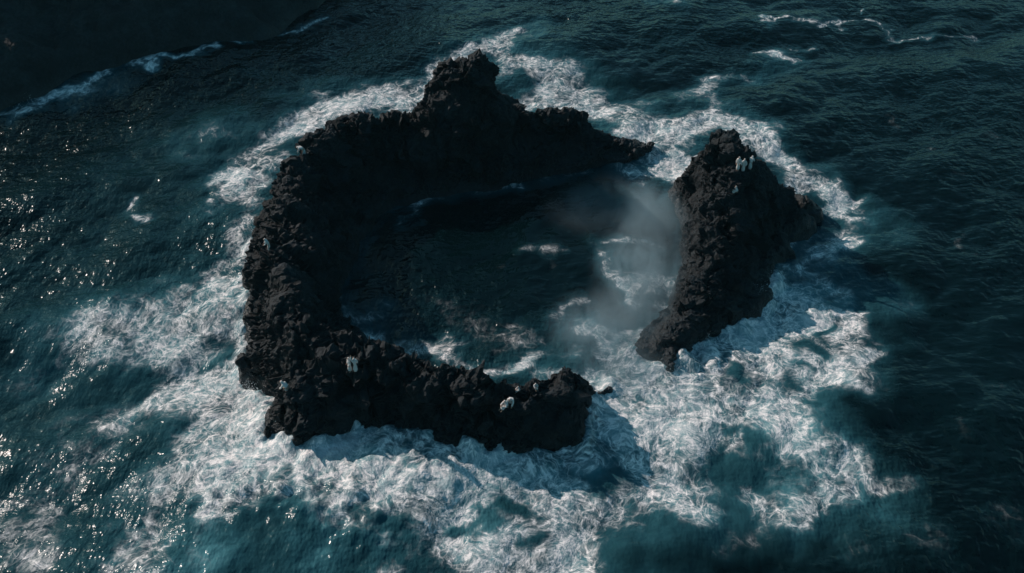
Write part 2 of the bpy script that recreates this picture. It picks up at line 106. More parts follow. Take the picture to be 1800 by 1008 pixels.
# ------------------------------------------------------------------ plane geometry helpers
def seg_dist(P, poly, closed=False):
    q = np.array(poly, float)[:, :2]; n = len(q) if closed else len(q) - 1
    best = np.full(len(P), 1e9)
    for k in range(n):
        a = q[k]; b = q[(k + 1) % len(q)]; ab = b - a
        t = np.clip(((P - a) @ ab) / max(ab @ ab, 1e-9), 0, 1)
        d = ((P - a - t[:, None] * ab) ** 2).sum(1)
        best = np.minimum(best, d)
    return np.sqrt(best)
def inside(P, poly):
    q = np.array(poly, float)[:, :2]; r = np.zeros(len(P), bool); j = len(q) - 1
    for k in range(len(q)):
        (xi, yi), (xj, yj) = q[k], q[j]
        if yi != yj:
            c = ((yi > P[:, 1]) != (yj > P[:, 1])) & (P[:, 0] < (xj - xi) * (P[:, 1] - yi) / (yj - yi) + xi)
            r ^= c
        j = k
    return r
def densify(poly, step, closed=False):
    q = [np.array(p, float) for p in poly]; out = []
    for k in range(len(q) if closed else len(q) - 1):
        a, b = q[k], q[(k + 1) % len(q)]; n = max(1, int(np.linalg.norm((b - a)[:2]) / step))
        out += [a + (b - a) * t / n for t in range(n)]
    if not closed: out.append(q[-1])
    return np.array(out)

def tag(o, label=None, cat=None, group=None, kind=None):
    if label: o['label'] = label
    if cat: o['category'] = cat
    if group: o['group'] = group
    if kind: o['kind'] = kind
    return o
def link(name, me, mat=None, parent=None):
    o = bpy.data.objects.new(name, me); C.objects.link(o)
    if mat: me.materials.clear(); me.materials.append(mat)
    if parent: o.parent = parent
    return o
def grid_faces(nx, ny):
    i = np.arange(nx * ny).reshape(ny, nx)
    return np.stack([i[:-1, :-1], i[:-1, 1:], i[1:, 1:], i[1:, :-1]], -1).reshape(-1, 4)
def np_mesh(name, V, Fq, smooth=True):
    me = bpy.data.meshes.new(name); n = Fq.shape[1]
    me.vertices.add(len(V)); me.vertices.foreach_set('co', np.asarray(V, np.float32).ravel())
    me.loops.add(Fq.size); me.loops.foreach_set('vertex_index', Fq.astype(np.int32).ravel())
    me.polygons.add(len(Fq)); me.polygons.foreach_set('loop_start', np.arange(0, Fq.size, n, dtype=np.int32))
    me.update(calc_edges=True)
    me.polygons.foreach_set('use_smooth', np.full(len(Fq), smooth))
    return me

# ------------------------------------------------------------------ materials
class N:
    def __init__(s, name):
        s.m = bpy.data.materials.new(name); s.m.use_nodes = True; s.t = s.m.node_tree; s.n = s.t.nodes; s.b = s.n['Principled BSDF']; s.out = s.n['Material Output']
    def new(s, k, **kw):
        x = s.n.new('ShaderNode' + k)
        for a, v in kw.items(): setattr(x, a, v)
        return x
    def link(s, a, b): s.t.links.new(a, b)
    def put(s, sock, v):
        if hasattr(v, 'is_output') or hasattr(v, 'links'): s.link(v, sock)
        else: sock.default_value = v
    def math(s, op, a, b=None, c=None, clamp=False):
        x = s.new('Math', operation=op, use_clamp=clamp)
        for k, v in enumerate((a, b, c)):
            if v is not None: s.put(x.inputs[k], v)
        return x.outputs[0]
    def vmath(s, op, a, b=None, scale=None):
        x = s.new('VectorMath', operation=op); s.put(x.inputs[0], a)
        if b is not None: s.put(x.inputs[1], b)
        if scale is not None: s.put(x.inputs['Scale'], scale)
        return x.outputs[0]
    def noise(s, vec, scale, detail=3, rough=.5, dist=0, kind='FBM', out='Fac', dim='3D', **kw):
        x = s.new('TexNoise', noise_type=kind, noise_dimensions=dim)
        if kind != 'FBM': x.normalize = False
        s.link(vec, x.inputs['Vector']); x.inputs['Scale'].default_value = scale; x.inputs['Detail'].default_value = detail
        x.inputs['Roughness'].default_value = rough; x.inputs['Distortion'].default_value = dist
        for a, v in kw.items(): x.inputs[a].default_value = v
        return x.outputs[out]
    def ramp(s, f, lo, hi, a=0., b=1., smooth=True):
        x = s.new('MapRange', interpolation_type='SMOOTHSTEP' if smooth else 'LINEAR')
        for k, v in zip(range(5), (f, lo, hi, a, b)): s.put(x.inputs[k], v)
        return x.outputs[0]
    def mix(s, f, a, b):
        x = s.new('Mix', data_type='RGBA'); s.put(x.inputs[0], f)
        for k, v in ((6, a), (7, b)):
            s.put(x.inputs[k], (*v, 1) if isinstance(v, tuple) and len(v) == 3 else v)
        return x.outputs[2]
    def bump(s, h, strength, dist, normal=None):
        x = s.new('Bump'); x.inputs['Strength'].default_value = strength; x.inputs['Distance'].default_value = dist
        s.put(x.inputs['Height'], h)
        if normal is not None: s.link(normal, x.inputs['Normal'])
        return x.outputs[0]

def foam_colour(g, fuv, foam, aer):
    # coordinates bent a little by the currents
    w1 = g.noise(fuv, .30, 2, .5, out='Color', dim='2D'); w1 = g.vmath('SCALE', g.vmath('SUBTRACT', w1, (.5, .5, .5)), scale=2.0)
    w2 = g.noise(fuv, 1.1, 2, .55, out='Color', dim='2D'); w2 = g.vmath('SCALE', g.vmath('SUBTRACT', w2, (.5, .5, .5)), scale=.55)
    P = g.vmath('ADD', g.vmath('ADD', fuv, w1), w2)
    def veins(vec, scale, detail, rough, power):
        n = g.noise(vec, scale, detail, rough, 0, dim='2D')
        return g.math('POWER', g.math('SUBTRACT', 1.0, g.math('ABSOLUTE', g.math('MULTIPLY_ADD', n, 2.0, -1.0))), power)
    r1 = veins(P, .52, 4, .58, 13.0)
    r2 = veins(g.vmath('ADD', P, (31.7, 12.3, 0)), 1.4, 3, .60, 10.0)
    r3 = veins(g.vmath('ADD', P, (11.2, 52.3, 0)), 3.2, 2, .6, 7.0)
    vor = g.new('TexVoronoi', feature='DISTANCE_TO_EDGE', voronoi_dimensions='2D')
    g.link(P, vor.inputs['Vector']); vor.inputs['Scale'].default_value = 1.15
    lace = g.ramp(vor.outputs['Distance'], 0.0, .11, 1.0, 0.0)
    broad = g.noise(fuv, .20, 4, .60, dim='2D')
    fine = g.noise(P, 1.5, 5, .68, dim='2D')
    f15 = g.math('MULTIPLY', g.math('POWER', foam, 2.0), .95)
    dens = g.math('ADD', f15, g.math('MULTIPLY', g.math('MULTIPLY', g.math('SUBTRACT', broad, .52), 2.9), g.math('ADD', .085, f15)))
    l = g.math('MULTIPLY', r1, g.ramp(dens, .05, .40, 0, .75))
    l = g.math('ADD', l, g.math('MULTIPLY', r2, g.ramp(dens, .15, .60, 0, .60)))
    l = g.math('ADD', l, g.math('MULTIPLY', r3, g.ramp(dens, .30, .90, 0, .38)))
    l = g.math('ADD', l, g.math('MULTIPLY', lace, g.ramp(dens, .10, .50, 0, .42)))
    thin = g.math('MULTIPLY', l, g.ramp(fine, .32, .66, .22, 1.15), clamp=True)
    s = g.math('ADD', dens, g.math('MULTIPLY', g.math('SUBTRACT', fine, .5), .9))
    solid = g.ramp(s, .85, 1.70)
    F = g.math('MAXIMUM', thin, g.math('MULTIPLY', solid, .92))
    # bubbles under and between the filaments make the water milky
    teal = g.math('MULTIPLY', aer, g.ramp(broad, .28, .72, .55, 1.0), clamp=True)
    deep = g.mix(g.noise(fuv, .06, 1, .5, dim='2D'), (.0006, .0044, .0058), (.0012, .0082, .0102))
    water = g.mix(g.ramp(teal, .06, .75, 0., 1., False), deep, (.024, .100, .124))
    water = g.mix(g.ramp(teal, .50, 1.0), water, (.080, .235, .265))
    water = g.mix(g.ramp(s, .38, 1.40, 0., .76), water, (.25, .37, .40))
    return g.mix(F, water, (.88, .84, .82)), F, s

def sea_material():
    g = N('sea_water'); b = g.b
    foam = g.new('Attribute', attribute_name='foam').outputs['Fac']
    aer = g.new('Attribute', attribute_name='aer').outputs['Fac']
    fuv = g.new('Attribute', attribute_name='fuv').outputs['Vector']
    pos = g.new('NewGeometry').outputs['Position']
    col, F, s = foam_colour(g, fuv, foam, aer)
    g.link(col, b.inputs['Base Color'])
    g.link(g.ramp(F, 0, .6, .13, .85), b.inputs['Roughness']); b.inputs['IOR'].default_value = 1.33
    g.link(g.ramp(F, 0, .6, .34, .08), b.inputs['Specular IOR Level'])
    # ripples: wind chop stretched across the wind
    def chop(rot, sx, sy, scale, detail):
        mp = g.new('Mapping'); g.link(pos, mp.inputs['Vector']); mp.inputs['Rotation'].default_value = (0, 0, R(rot)); mp.inputs['Scale'].default_value = (sx, sy, 1)
        return g.noise(mp.outputs[0], scale, detail, .58, 0, dim='2D')
    h = g.math('ADD', g.math('MULTIPLY', chop(-20, .5, 1.15, .8, 2), .40), g.math('MULTIPLY', chop(28, 1.1, .62, 1.25, 2), .40))
    h = g.math('MULTIPLY', h, g.ramp(g.noise(pos, .045, 2, .5, dim='2D'), .3, .7, .55, 1.25))
    fh = g.math('MULTIPLY', g.noise(fuv, 2.6, 2, .7, dim='2D'), g.math('MULTIPLY', foam, .20))
    h = g.math('MULTIPLY', h, g.ramp(foam, .2, .9, 1.0, .35))
    n1 = g.bump(g.math('ADD', h, fh), 1.0, .50)
    g.link(n1, b.inputs['Normal'])
    return g.m

def rock_material(name, dark=(.0050, .0064, .0072), pale=(.0125, .0220, .0285)):
    g = N(name); b = g.b
    tc = g.new('TexCoord').outputs['Object']
    n1 = g.noise(tc, .55, 6, .62); n2 = g.noise(tc, 3.5, 6, .7); n3 = g.noise(tc, 16., 4, .65)
    v = g.new('TexVoronoi', feature='F1'); g.link(tc, v.inputs['Vector']); v.inputs['Scale'].default_value = 2.6
    f = g.math('ADD', g.math('MULTIPLY', n1, .5), g.math('MULTIPLY', n2, .5))
    f = g.ramp(f, .38, .68)
    col = g.mix(f, dark, pale)
    col = g.mix(g.ramp(g.noise(tc, .25, 3, .5), .5, .7, 0, .45), col, (.0090, .0112, .0118))
    spk = g.math('MULTIPLY', g.ramp(g.noise(tc, 5.0, 2, .5), .70, .76), g.ramp(g.noise(tc, .3, 2, .5), .5, .62))
    col = g.mix(g.math('MULTIPLY', spk, .55), col, (.16, .16, .15))           # bird lime, lichen
    g.link(col, b.inputs['Base Color'])
    wz = g.new('SeparateXYZ'); g.link(g.new('NewGeometry').outputs['Position'], wz.inputs[0])
    wet = g.ramp(g.math('ADD', wz.outputs['Z'], g.math('MULTIPLY', n1, 1.6)), 1.2, 3.0, 1, 0)
    g.link(g.math('MULTIPLY_ADD', wet, -.48, .78), b.inputs['Roughness']); b.inputs['Specular IOR Level'].default_value = .35
    h = g.math('ADD', g.math('MULTIPLY', n2, .6), g.math('MULTIPLY', n3, .18))
    h = g.math('ADD', h, g.math('MULTIPLY', v.outputs['Distance'], .35))
    g.link(g.bump(h, 1.0, .22), b.inputs['Normal'])
    return g.m
M_SEA = sea_material()
M_ROCK = rock_material('black_lava'); M_CLIFF = rock_material('headland_basalt', (.0085, .0110, .0118), (.034, .043, .045))

# ------------------------------------------------------------------ rocks
def height_solver(shore, crests, pts_extra=()):
    ctr = [np.array([[p[0], p[1], 0.0] for p in densify(shore, 1.6, True)])]
    for l in crests: ctr.append(densify(l, 1.0))
    Q = np.concatenate(ctr)
    _, u = np.unique(np.round(Q[:, :2], 1), axis=0, return_index=True); Q = Q[u]
    D = np.linalg.norm(Q[:, None, :2] - Q[None, :, :2], axis=2)
    w = np.linalg.solve(D + np.eye(len(Q)) * 1e-3, Q[:, 2])
    def f(P):
        o = np.zeros(len(P))
        for s in range(0, len(P), 20000):
            p = P[s:s + 20000]
            o[s:s + 20000] = np.sqrt(((p[:, None] - Q[None, :, :2]) ** 2).sum(2)) @ w
        return o
    return f

def rock_mesh(name, shore, crests, res, voxel, seed, rough=1.0, lip=1.3):
    q = np.array(shore)[:, :2]; x0, y0 = q.min(0) - 2.5; x1, y1 = q.max(0) + 2.5
    xs = np.arange(x0, x1, res); ys = np.arange(y0, y1, res); X, Y = np.meshgrid(xs, ys)
    P = np.stack([X.ravel(), Y.ravel()], 1)
    Pw = P + .55 * np.stack([fbm(np.c_[P * .35, np.zeros(len(P))], 3, seed), fbm(np.c_[P * .35, np.ones(len(P)) * 9], 3, seed + 5)], 1)
    d = seg_dist(Pw, shore, True); ins = inside(Pw, shore)
    h = height_solver(shore, crests)(P)
    c = np.c_[P * .5, np.zeros(len(P))]
    h = np.maximum(h, .25)
    hi = h * (1 + .04 * fbm(c, 3, seed + 2)) + np.clip(h / 4, .2, 1) * rough * (.40 * (ridged(c * .8, 4, seed + 8) - 1.15))
    hi = np.maximum(hi, .3 + .4 * perlin(c * 1.3, seed + 3))
    hi = np.minimum(hi, d * 4.5 + .1)
    hi = np.maximum(hi, np.minimum(d * 3.0, lip * (.8 + .5 * fbm(c * .6, 2, seed + 4))))
    z = np.where(ins, hi, -np.minimum(d * 2.2, 3.0))
    nx, ny = len(xs), len(ys)
    top = np.c_[P, z]; bot = np.c_[P, np.full(len(P), -4.0)]; n = len(P)
    Fq = grid_faces(nx, ny); i = np.arange(n).reshape(ny, nx)
    def wall(e): return np.stack([e[:-1], e[:-1] + n, e[1:] + n, e[1:]], 1)
    faces = np.concatenate([Fq, (Fq + n)[:, ::-1], wall(i[0]), wall(i[-1][::-1]), wall(i[:, 0][::-1]), wall(i[:, -1])])
    me = np_mesh(name + '_rough', np.concatenate([top, bot]), faces)
    o = bpy.data.objects.new(name + '_rough', me); C.objects.link(o)
    m = o.modifiers.new('v', 'REMESH'); m.mode = 'VOXEL'; m.voxel_size = voxel; m.use_smooth_shade = True
    dg = bpy.context.evaluated_depsgraph_get()
    me2 = bpy.data.meshes.new_from_object(o.evaluated_get(dg)); bpy.data.objects.remove(o); bpy.data.meshes.remove(me)
    nv = len(me2.vertices); co = np.empty(nv * 3, np.float32); me2.vertices.foreach_get('co', co); co = co.reshape(-1, 3)
    no = np.empty(nv * 3, np.float32); me2.vertices.foreach_get('normal', no); no = no.reshape(-1, 3)
    lv = np.empty(len(me2.loops), np.int32); me2.loops.foreach_get('vertex_index', lv); quads = lv.reshape(-1, 4)
    bpy.data.meshes.remove(me2)
    quads = quads[(co[quads][:, :, 2] > -1.6).all(1)]; used = np.unique(quads)
    mp = np.zeros(nv, np.int32); mp[used] = np.arange(len(used)); quads = mp[quads]; co = co[used]; no = no[used]
    amp = np.clip(co[:, 2:3] / 2.5 + .25, .25, 1) * rough
    warp = np.stack([fbm(co * .45, 3, seed + 20), fbm(co * .45 + 31, 3, seed + 21), .5 * fbm(co * .45 + 57, 3, seed + 22)], 1)
    p = co + warp * .5 * amp
    cq = co * np.array([1, 1, .7]) + .30 * np.stack([perlin(co * 1.1, 5), perlin(co * 1.1 + 9, 6), perlin(co * 1.1 + 4, 7)], 1)
    f1, f2, rid, pl = worley(cq * .55, seed + 1)
    g1, g2, gid, gl = worley(cq * 1.5 + 3, seed + 2)
    e1, e2, eid, el = worley(cq * np.array([.26, .26, .34]) + 7, seed + 9)
    big = np.clip(co[:, 2] / 3.0, .15, 1)
    big_d = big * (.9 * (eid - .5) * np.clip((e2 - e1) * 4, 0, 1) + .75 * el)
    fine_d = .34 * (rid - .5) + .68 * pl + .14 * np.minimum(f2 - f1, .3) + .12 * (gid - .5) + .26 * gl
    cols = ridged(co * np.array([1.3, 1.3, .4]), 3, seed + 50) - 1.1
    fine_d = fine_d + .20 * cols + .16 * fbm(co * 1.3, 4, seed + 30, .6) + .15 * (ridged(co * 2.8, 3, seed + 40, .6) - 1.0)
    fine_d = np.where(co[:, 2] < .2, fine_d * .6, fine_d)
    calm = np.clip(1.0 + 1.3 * fbm(co * .22 + 5, 2, seed + 60), .55, 1.4)          # smooth faces beside broken ones
    p = p + no * (big_d + fine_d * calm + .10)[:, None] * amp
    return p, quads

def sub_mesh(name, V, Q, keep):
    q = Q[keep]; used = np.unique(q); mp = np.zeros(len(V), np.int32); mp[used] = np.arange(len(used))
    return np_mesh(name, V[used], mp[q], smooth=False)
SURFACES = {}
def big_rock(name, arrays, regions, label):
    """one rock: an Empty on the sea bed with its distinct masses as parts; regions are (name, test) tried in order"""
    V, Q = arrays; c = V[Q].mean(1); left = np.ones(len(Q), bool)
    base = Vector((float(V[:, 0].mean()), float(V[:, 1].mean()), 0))
    root = bpy.data.objects.new(name, None); C.objects.link(root); root.location = base; root.empty_display_size = .5
    tag(root, label, 'rock', 'black lava rocks'); SURFACES[name] = []
    for nm, test in regions:
        k = left & test(c[:, 0], c[:, 1], c[:, 2]); left &= ~k
        o = link(nm, sub_mesh(nm, V - np.array(base), Q, k), M_ROCK, root); SURFACES[name].append(o)
    return root
ring = big_rock('lava_rock_ring', rock_mesh('lava_rock_ring', A_SHORE, A_CREST, .22, .125, 3), (
    ('pinnacle', lambda x, y, z: (x > -9.2) & (x < .2) & (y > 83) & (z > 5.2 + .5 * np.sin(x * 2.1))),
    ('front_arm', lambda x, y, z: (y < 55.2 + .6 * np.sin(x * 1.7)) & (x > -19.0 + .25 * (y - 50))),
    ('side_wall', lambda x, y, z: (x < -11) & (y < 79 + .5 * np.sin(x * 2.3))),
    ('rear_wall', lambda x, y, z: x < 1e9)), 'jagged black lava rock arc with tall pinnacle, curving round the dark pool')
islet = big_rock('lava_rock_islet', rock_mesh('lava_rock_islet', B_SHORE, B_CREST, .2, .12, 23, .8), (
    ('summit', lambda x, y, z: y > 69.5 + .6 * np.sin(x * 1.9)),
    ('low_tail', lambda x, y, z: x < 1e9)), 'domed black lava islet across the foaming gap, three white figures on top')
spur = link('sea_rock', np_mesh('sea_rock', *rock_mesh('sea_rock', SPUR_SHORE, SPUR_CREST, .12, .08, 41, .6), smooth=False), M_ROCK)
tag(spur, 'small spiky black rock in foam at the front corner of the arc', 'rock', 'black lava rocks')
ledge_names = ('flat dark tongue of rock farthest out from the domed islet', 'broad low dark ledge, middle one beside the domed islet', 'low dark ledge next to thick foam at the domed islet')
for k, poly in enumerate(LEDGES):
    c = np.array(poly).mean(0)
    cr = [[(c[0] + .4 * (p[0] - c[0]), c[1] + .4 * (p[1] - c[1]), LEDGE_H[k]) for p in poly[::2]]]
    o = link('rock_ledge', np_mesh('rock_ledge', *rock_mesh('rock_ledge', poly, cr, .15, .11, 60 + k, .35, .5), smooth=False), M_ROCK)
    tag(o, ledge_names[k], 'rock ledge', 'low rock ledges by the islet')

# headland rising out of the frame
def headland():
    res = .45
    xs = np.arange(-150, -14, res); ys = np.arange(84, 215, res); X, Y = np.meshgrid(xs, ys); P = np.stack([X.ravel(), Y.ravel()], 1)
    poly = [tuple(p) for p in CLIFF_SHORE]
    a = poly[0]; z = poly[-1]
    closed = poly + [(z[0] - 120, z[1] - 6), (z[0] - 120, 330), (a[0] + 25, 330), (a[0] + 12, a[1] + 40)]
    Pw = P + 1.6 * np.stack([fbm(np.c_[P * .12, np.zeros(len(P))], 4, 77), fbm(np.c_[P * .12, np.ones(len(P)) * 5], 4, 78)], 1)
    d = seg_dist(Pw, closed, True); ins = inside(Pw, closed)
    c = np.c_[P * .1, np.zeros(len(P))]
    h = 2.0 * (1 - np.exp(-d / 1.0)) + .70 * np.minimum(d, 30) + .45 * np.clip(d - 30, 0, 40)
    gul = ridged(np.c_[(P[:, 0] + .35 * P[:, 1]) * .13, P[:, 1] * .05, np.zeros(len(P))], 4, 81) - .9
    h = h + np.clip(d / 8, 0, 1) * (.9 * gul + .7 * fbm(c * 2, 4, 82)) + np.clip(d / 2, 0, 1) * (.6 * (ridged(c * 6, 4, 83) - .9))
    z = np.where(ins, h, -np.minimum(d * 1.5, 3))
    keep = z.reshape(len(ys), len(xs))
    V = np.c_[P, z]; Fq = grid_faces(len(xs), len(ys)); Fq = Fq[(z[Fq] > -2.5).any(1)]
    used = np.unique(Fq); mp = np.zeros(len(V), int); mp[used] = np.arange(len(used))
    return np_mesh('headland', V[used], mp[Fq])
head = link('headland', headland(), M_CLIFF)
tag(head, 'dark shaded headland sloping down to the sea behind the rock arc', 'headland', kind='structure')

# ------------------------------------------------------------------ sea
def ocean_tile(Nn, Lm, wind, wdir, cut, seed, spread=4):
    r = np.random.default_rng(seed)
    k1 = 2 * np.pi * np.fft.fftfreq(Nn, Lm / Nn); KX, KY = np.meshgrid(k1, k1); K = np.hypot(KX, KY); K[0, 0] = 1e-6
    Lw = wind * wind / 9.81; cosf = (KX * math.cos(wdir) + KY * math.sin(wdir)) / K
    Ph = np.exp(-1 / (K * Lw) ** 2) / K ** 4 * (.12 + np.abs(cosf) ** spread) * np.exp(-(K * cut) ** 2); Ph[0, 0] = 0
    A = (r.normal(size=K.shape) + 1j * r.normal(size=K.shape)) * np.sqrt(Ph)
    hgt = np.real(np.fft.ifft2(A)); s = hgt.std()
    dx = np.real(np.fft.ifft2(-1j * KX / K * A)); dy = np.real(np.fft.ifft2(-1j * KY / K * A))
    return hgt / s, dx / s, dy / s
def sample(t, x, y, Lm):
    Nn = t.shape[0]; u = (x / Lm * Nn) % Nn; v = (y / Lm * Nn) % Nn
    i = np.floor(u).astype(int) % Nn; j = np.floor(v).astype(int) % Nn; a = u - np.floor(u); b = v - np.floor(v)
    i1 = (i + 1) % Nn; j1 = (j + 1) % Nn
    return t[j, i] * (1 - a) * (1 - b) + t[j, i1] * a * (1 - b) + t[j1, i] * (1 - a) * b + t[j1, i1] * a * b

def axis(lo, hi, res, far):
    core = np.arange(lo, hi + res / 2, res); out = []; s = res; x = core[-1]
    while x < far: s *= 1.22; x += s; out.append(x)
    out2 = []; s = res; x = core[0]
    while x > -far: s *= 1.22; x -= s; out2.append(x)
    return np.concatenate([out2[::-1], core, out])

xs = axis(-88, 86, .215, 6000); ys = axis(30, 150, .20, 6000)
X, Y = np.meshgrid(xs, ys); P = np.stack([X.ravel(), Y.ravel()], 1)
core = (P[:, 0] > -90) & (P[:, 0] < 88) & (P[:, 1] > 28) & (P[:, 1] < 152)
ci = np.where(core)[0]
foam = np.zeros(len(P)); aer = np.zeros(len(P)); surge = np.zeros(len(P))
Pc = P[ci]
jit = np.stack([fbm(np.c_[Pc * .22, np.zeros(len(Pc))], 3, 91), fbm(np.c_[Pc * .22, np.full(len(Pc), 7.)], 3, 92)], 1) * 2.2
Pj = Pc + jit
fo = np.ones(len(Pc)); ae = np.ones(len(Pc))
for pts, r, inten, a in FOAM:
    q = np.array(pts); m = ((Pj > q.min(0) - 3.2 * r) & (Pj < q.max(0) + 3.2 * r)).all(1)
    d = seg_dist(Pj[m], pts) if len(q) > 1 else np.linalg.norm(Pj[m] - q[0], axis=1)
    fo[m] *= 1 - inten * np.exp(-(d / r) ** 2); ae[m] *= 1 - min(1, a) * np.exp(-(d / (r * 1.35)) ** 2)
hole = np.ones(len(Pc))
for pts, r, inten in HOLES:                       # patches of clear water left between the foam
    q = np.array(pts); m = ((Pj > q.min(0) - 3 * r) & (Pj < q.max(0) + 3 * r)).all(1)
    hole[m] *= 1 - inten * np.exp(-(seg_dist(Pj[m], pts) / r) ** 2)
fo = 1 - (1 - fo) * hole; ae = 1 - (1 - ae) * (.65 + .35 * hole)
rim = np.full(len(Pc), 9.0); rim0 = rim.copy()
# a lacy rim wherever water meets rock
for sh, w in ((A_SHORE, .35), (B_SHORE, .35), (SPUR_SHORE, .5)):
    q = np.array(sh)
    for k in range(len(q)):
        s2 = q[[k, (k + 1) % len(q)]]; m = np.where(((Pc > s2.min(0) - 3) & (Pc < s2.max(0) + 3)).all(1))[0]
        rim[m] = np.minimum(rim[m], seg_dist(Pc[m], s2))
    fo *= 1 - w * np.exp(-(rim / .9) ** 2); ae *= 1 - w * np.exp(-(rim / 1.4) ** 2); rim0 = np.minimum(rim0, rim); rim[:] = 9
foam[ci] = 1 - fo; aer[ci] = 1 - ae
for pts, r, hgt in SURGE:
    q = np.array(pts); m = np.where(((Pc > q.min(0) - 3 * r) & (Pc < q.max(0) + 3 * r)).all(1))[0]
    surge[ci[m]] += hgt * np.exp(-(seg_dist(Pc[m], pts) / r) ** 2)
t1 = ocean_tile(512, 121.0, 9.0, R(-62), .30, 1); t2 = ocean_tile(512, 47.0, 4.2, R(-18), .10, 2)
fade = np.clip((np.hypot(np.maximum(np.abs(P[:, 0]) - 86, 0), np.maximum(np.abs(P[:, 1] - 90) - 60, 0))) / 60, 0, 1)
calm = np.ones(len(P)); calm[ci] = 1 - .45 * np.exp(-(np.linalg.norm((Pc - np.array([1.5, 74.])) / np.array([13, 14.]), axis=1)) ** 4)
a1 = .46 * (1 - fade) * calm; a2 = .10 * (1 - fade) * (1 + .3 * foam)
h = a1 * sample(t1[0], P[:, 0], P[:, 1], 121.0) + a2 * sample(t2[0], P[:, 0], P[:, 1], 47.0)
dx = a1 * .9 * sample(t1[1], P[:, 0], P[:, 1], 121.0) + a2 * .8 * sample(t2[1], P[:, 0], P[:, 1], 47.0)
dy = a1 * .9 * sample(t1[2], P[:, 0], P[:, 1], 121.0) + a2 * .8 * sample(t2[2], P[:, 0], P[:, 1], 47.0)
lump = np.zeros(len(P)); q3 = np.c_[Pc, np.zeros(len(Pc))]
bil = np.abs(fbm(q3 * .5, 2, 120, .45)) * 2.4 - .4
lump[ci] = foam[ci] ** 2 * (.05 * bil + .05 * (np.abs(perlin(q3 * 2.0, 130)) * 2.5 - .5))
lump[ci] += surge[ci] * (.55 + .40 * bil + .22 * fbm(q3 * 1.1, 2, 140))
run = np.zeros(len(P)); run[ci] = np.clip(.25 + 1.2 * fbm(q3 * .45, 3, 150), 0, 1.2) * np.exp(-(rim0 / .85) ** 2) * np.clip(foam[ci] * 1.6 - .3, 0, 1)
z = h + lump + .8 * run
# the pattern of foam is carried along a swirling flow
fu = Pc.copy()
def psi(q): return fbm(np.c_[q * .16, np.zeros(len(q))], 2, 200) * 5.0
for it in range(2):
    e = .15
    p0 = psi(fu); px_ = psi(fu + np.array([e, 0])); py_ = psi(fu + np.array([0, e]))
    vel = np.stack([(py_ - p0) / e, -(px_ - p0) / e], 1)
    fu = fu + vel * .05
fuv = np.c_[P, np.zeros(len(P))]; fuv[ci, :2] = fu
sea_me = np_mesh('sea', np.c_[P[:, 0] + dx, P[:, 1] + dy, z], grid_faces(len(xs), len(ys)))
for nm, arr in (('foam', foam), ('aer', aer)):
    at_ = sea_me.attributes.new(nm, 'FLOAT', 'POINT'); at_.data.foreach_set('value', arr.astype(np.float32))
at_ = sea_me.attributes.new('fuv', 'FLOAT_VECTOR', 'POINT'); at_.data.foreach_set('vector', fuv.astype(np.float32).ravel())
sea = link('sea', sea_me, M_SEA)
tag(sea, 'dark teal rough sea streaked with white foam', 'sea', kind='structure')
# === end sea

# ------------------------------------------------------------------ loose blocks bedded in the rocks
bpy.context.view_layer.update()
def ground(o, x, y, top=40.0):
    best = (None, None)
    for s in SURFACES[o.name]:
        ok, loc, no, _ = s.ray_cast(Vector((x, y, top)) - o.location, Vector((0, 0, -1)))
        if ok and (best[0] is None or loc.z > best[0].z): best = (loc + o.location, no)
    return best
def block_mesh(k):
    r = random.Random(500 + k); bm = bmesh.new()
    for _ in range(15):
        v = Vector((r.gauss(0, 1), r.gauss(0, 1), r.gauss(0, 1))).normalized() * r.uniform(.8, 1.05)
        bm.verts.new((v.x * r.uniform(.9, 1.2), v.y * .85, v.z * .75))
    bmesh.ops.convex_hull(bm, input=bm.verts[:])
    bmesh.ops.delete(bm, geom=[v for v in bm.verts if not v.link_faces], context='VERTS')
    me = bpy.data.meshes.new('boulder'); bm.to_mesh(me); bm.free(); me.materials.append(M_ROCK)
    return me
BLOCKS = [block_mesh(k) for k in range(10)]
def scatter(o, shore, n, seed, zmin, smin, smax):
    r = random.Random(seed); q = np.array(shore)[:, :2]; lo, hi = q.min(0), q.max(0); got = 0
    for _ in range(4000):
        if got >= n: break
        x, y = r.uniform(lo[0], hi[0]), r.uniform(lo[1], hi[1])
        if not inside(np.array([[x, y]]), shore)[0]: continue
        loc, no = ground(o, x, y)
        if loc is None or loc.z < zmin or no.z < .45: continue
        s = smin + (smax - smin) * r.random() ** 2.2
        b = bpy.data.objects.new('boulder', r.choice(BLOCKS)); C.objects.link(b); b.parent = o
        b.location = loc - o.location - Vector((0, 0, s * .25)); b.rotation_euler = (r.uniform(-.6, .6), r.uniform(-.6, .6), r.uniform(0, 6.3))
        b.scale = (s * r.uniform(.8, 1.4), s * r.uniform(.7, 1.1), s * r.uniform(.6, 1.2)); got += 1
scatter(ring, A_SHORE, 170, 1, .9, .22, .75)
scatter(islet, B_SHORE, 70, 2, .8, .20, .6)
for (x, y, s) in ((4.9, 51.9, .95), (6.2, 52.0, 1.1), (7.2, 52.2, .85), (3.6, 51.6, .8), (-1.2, 51.6, .7), (-3.4, 90.2, .8), (-6.1, 90.9, .8), (2.8, 91.9, .9), (-16.9, 88.0, .9), (-19.6, 84.6, .9)):
    loc, no = ground(ring, x, y)
    if loc is None: continue
    b = bpy.data.objects.new('boulder', rng.choice(BLOCKS)); C.objects.link(b); b.parent = ring
    b.location = loc - ring.location - Vector((0, 0, s * .3)); b.rotation_euler = (rng.uniform(-.4, .4), rng.uniform(-.4, .4), rng.uniform(0, 6)); b.scale = (s * 1.1, s * .8, s)

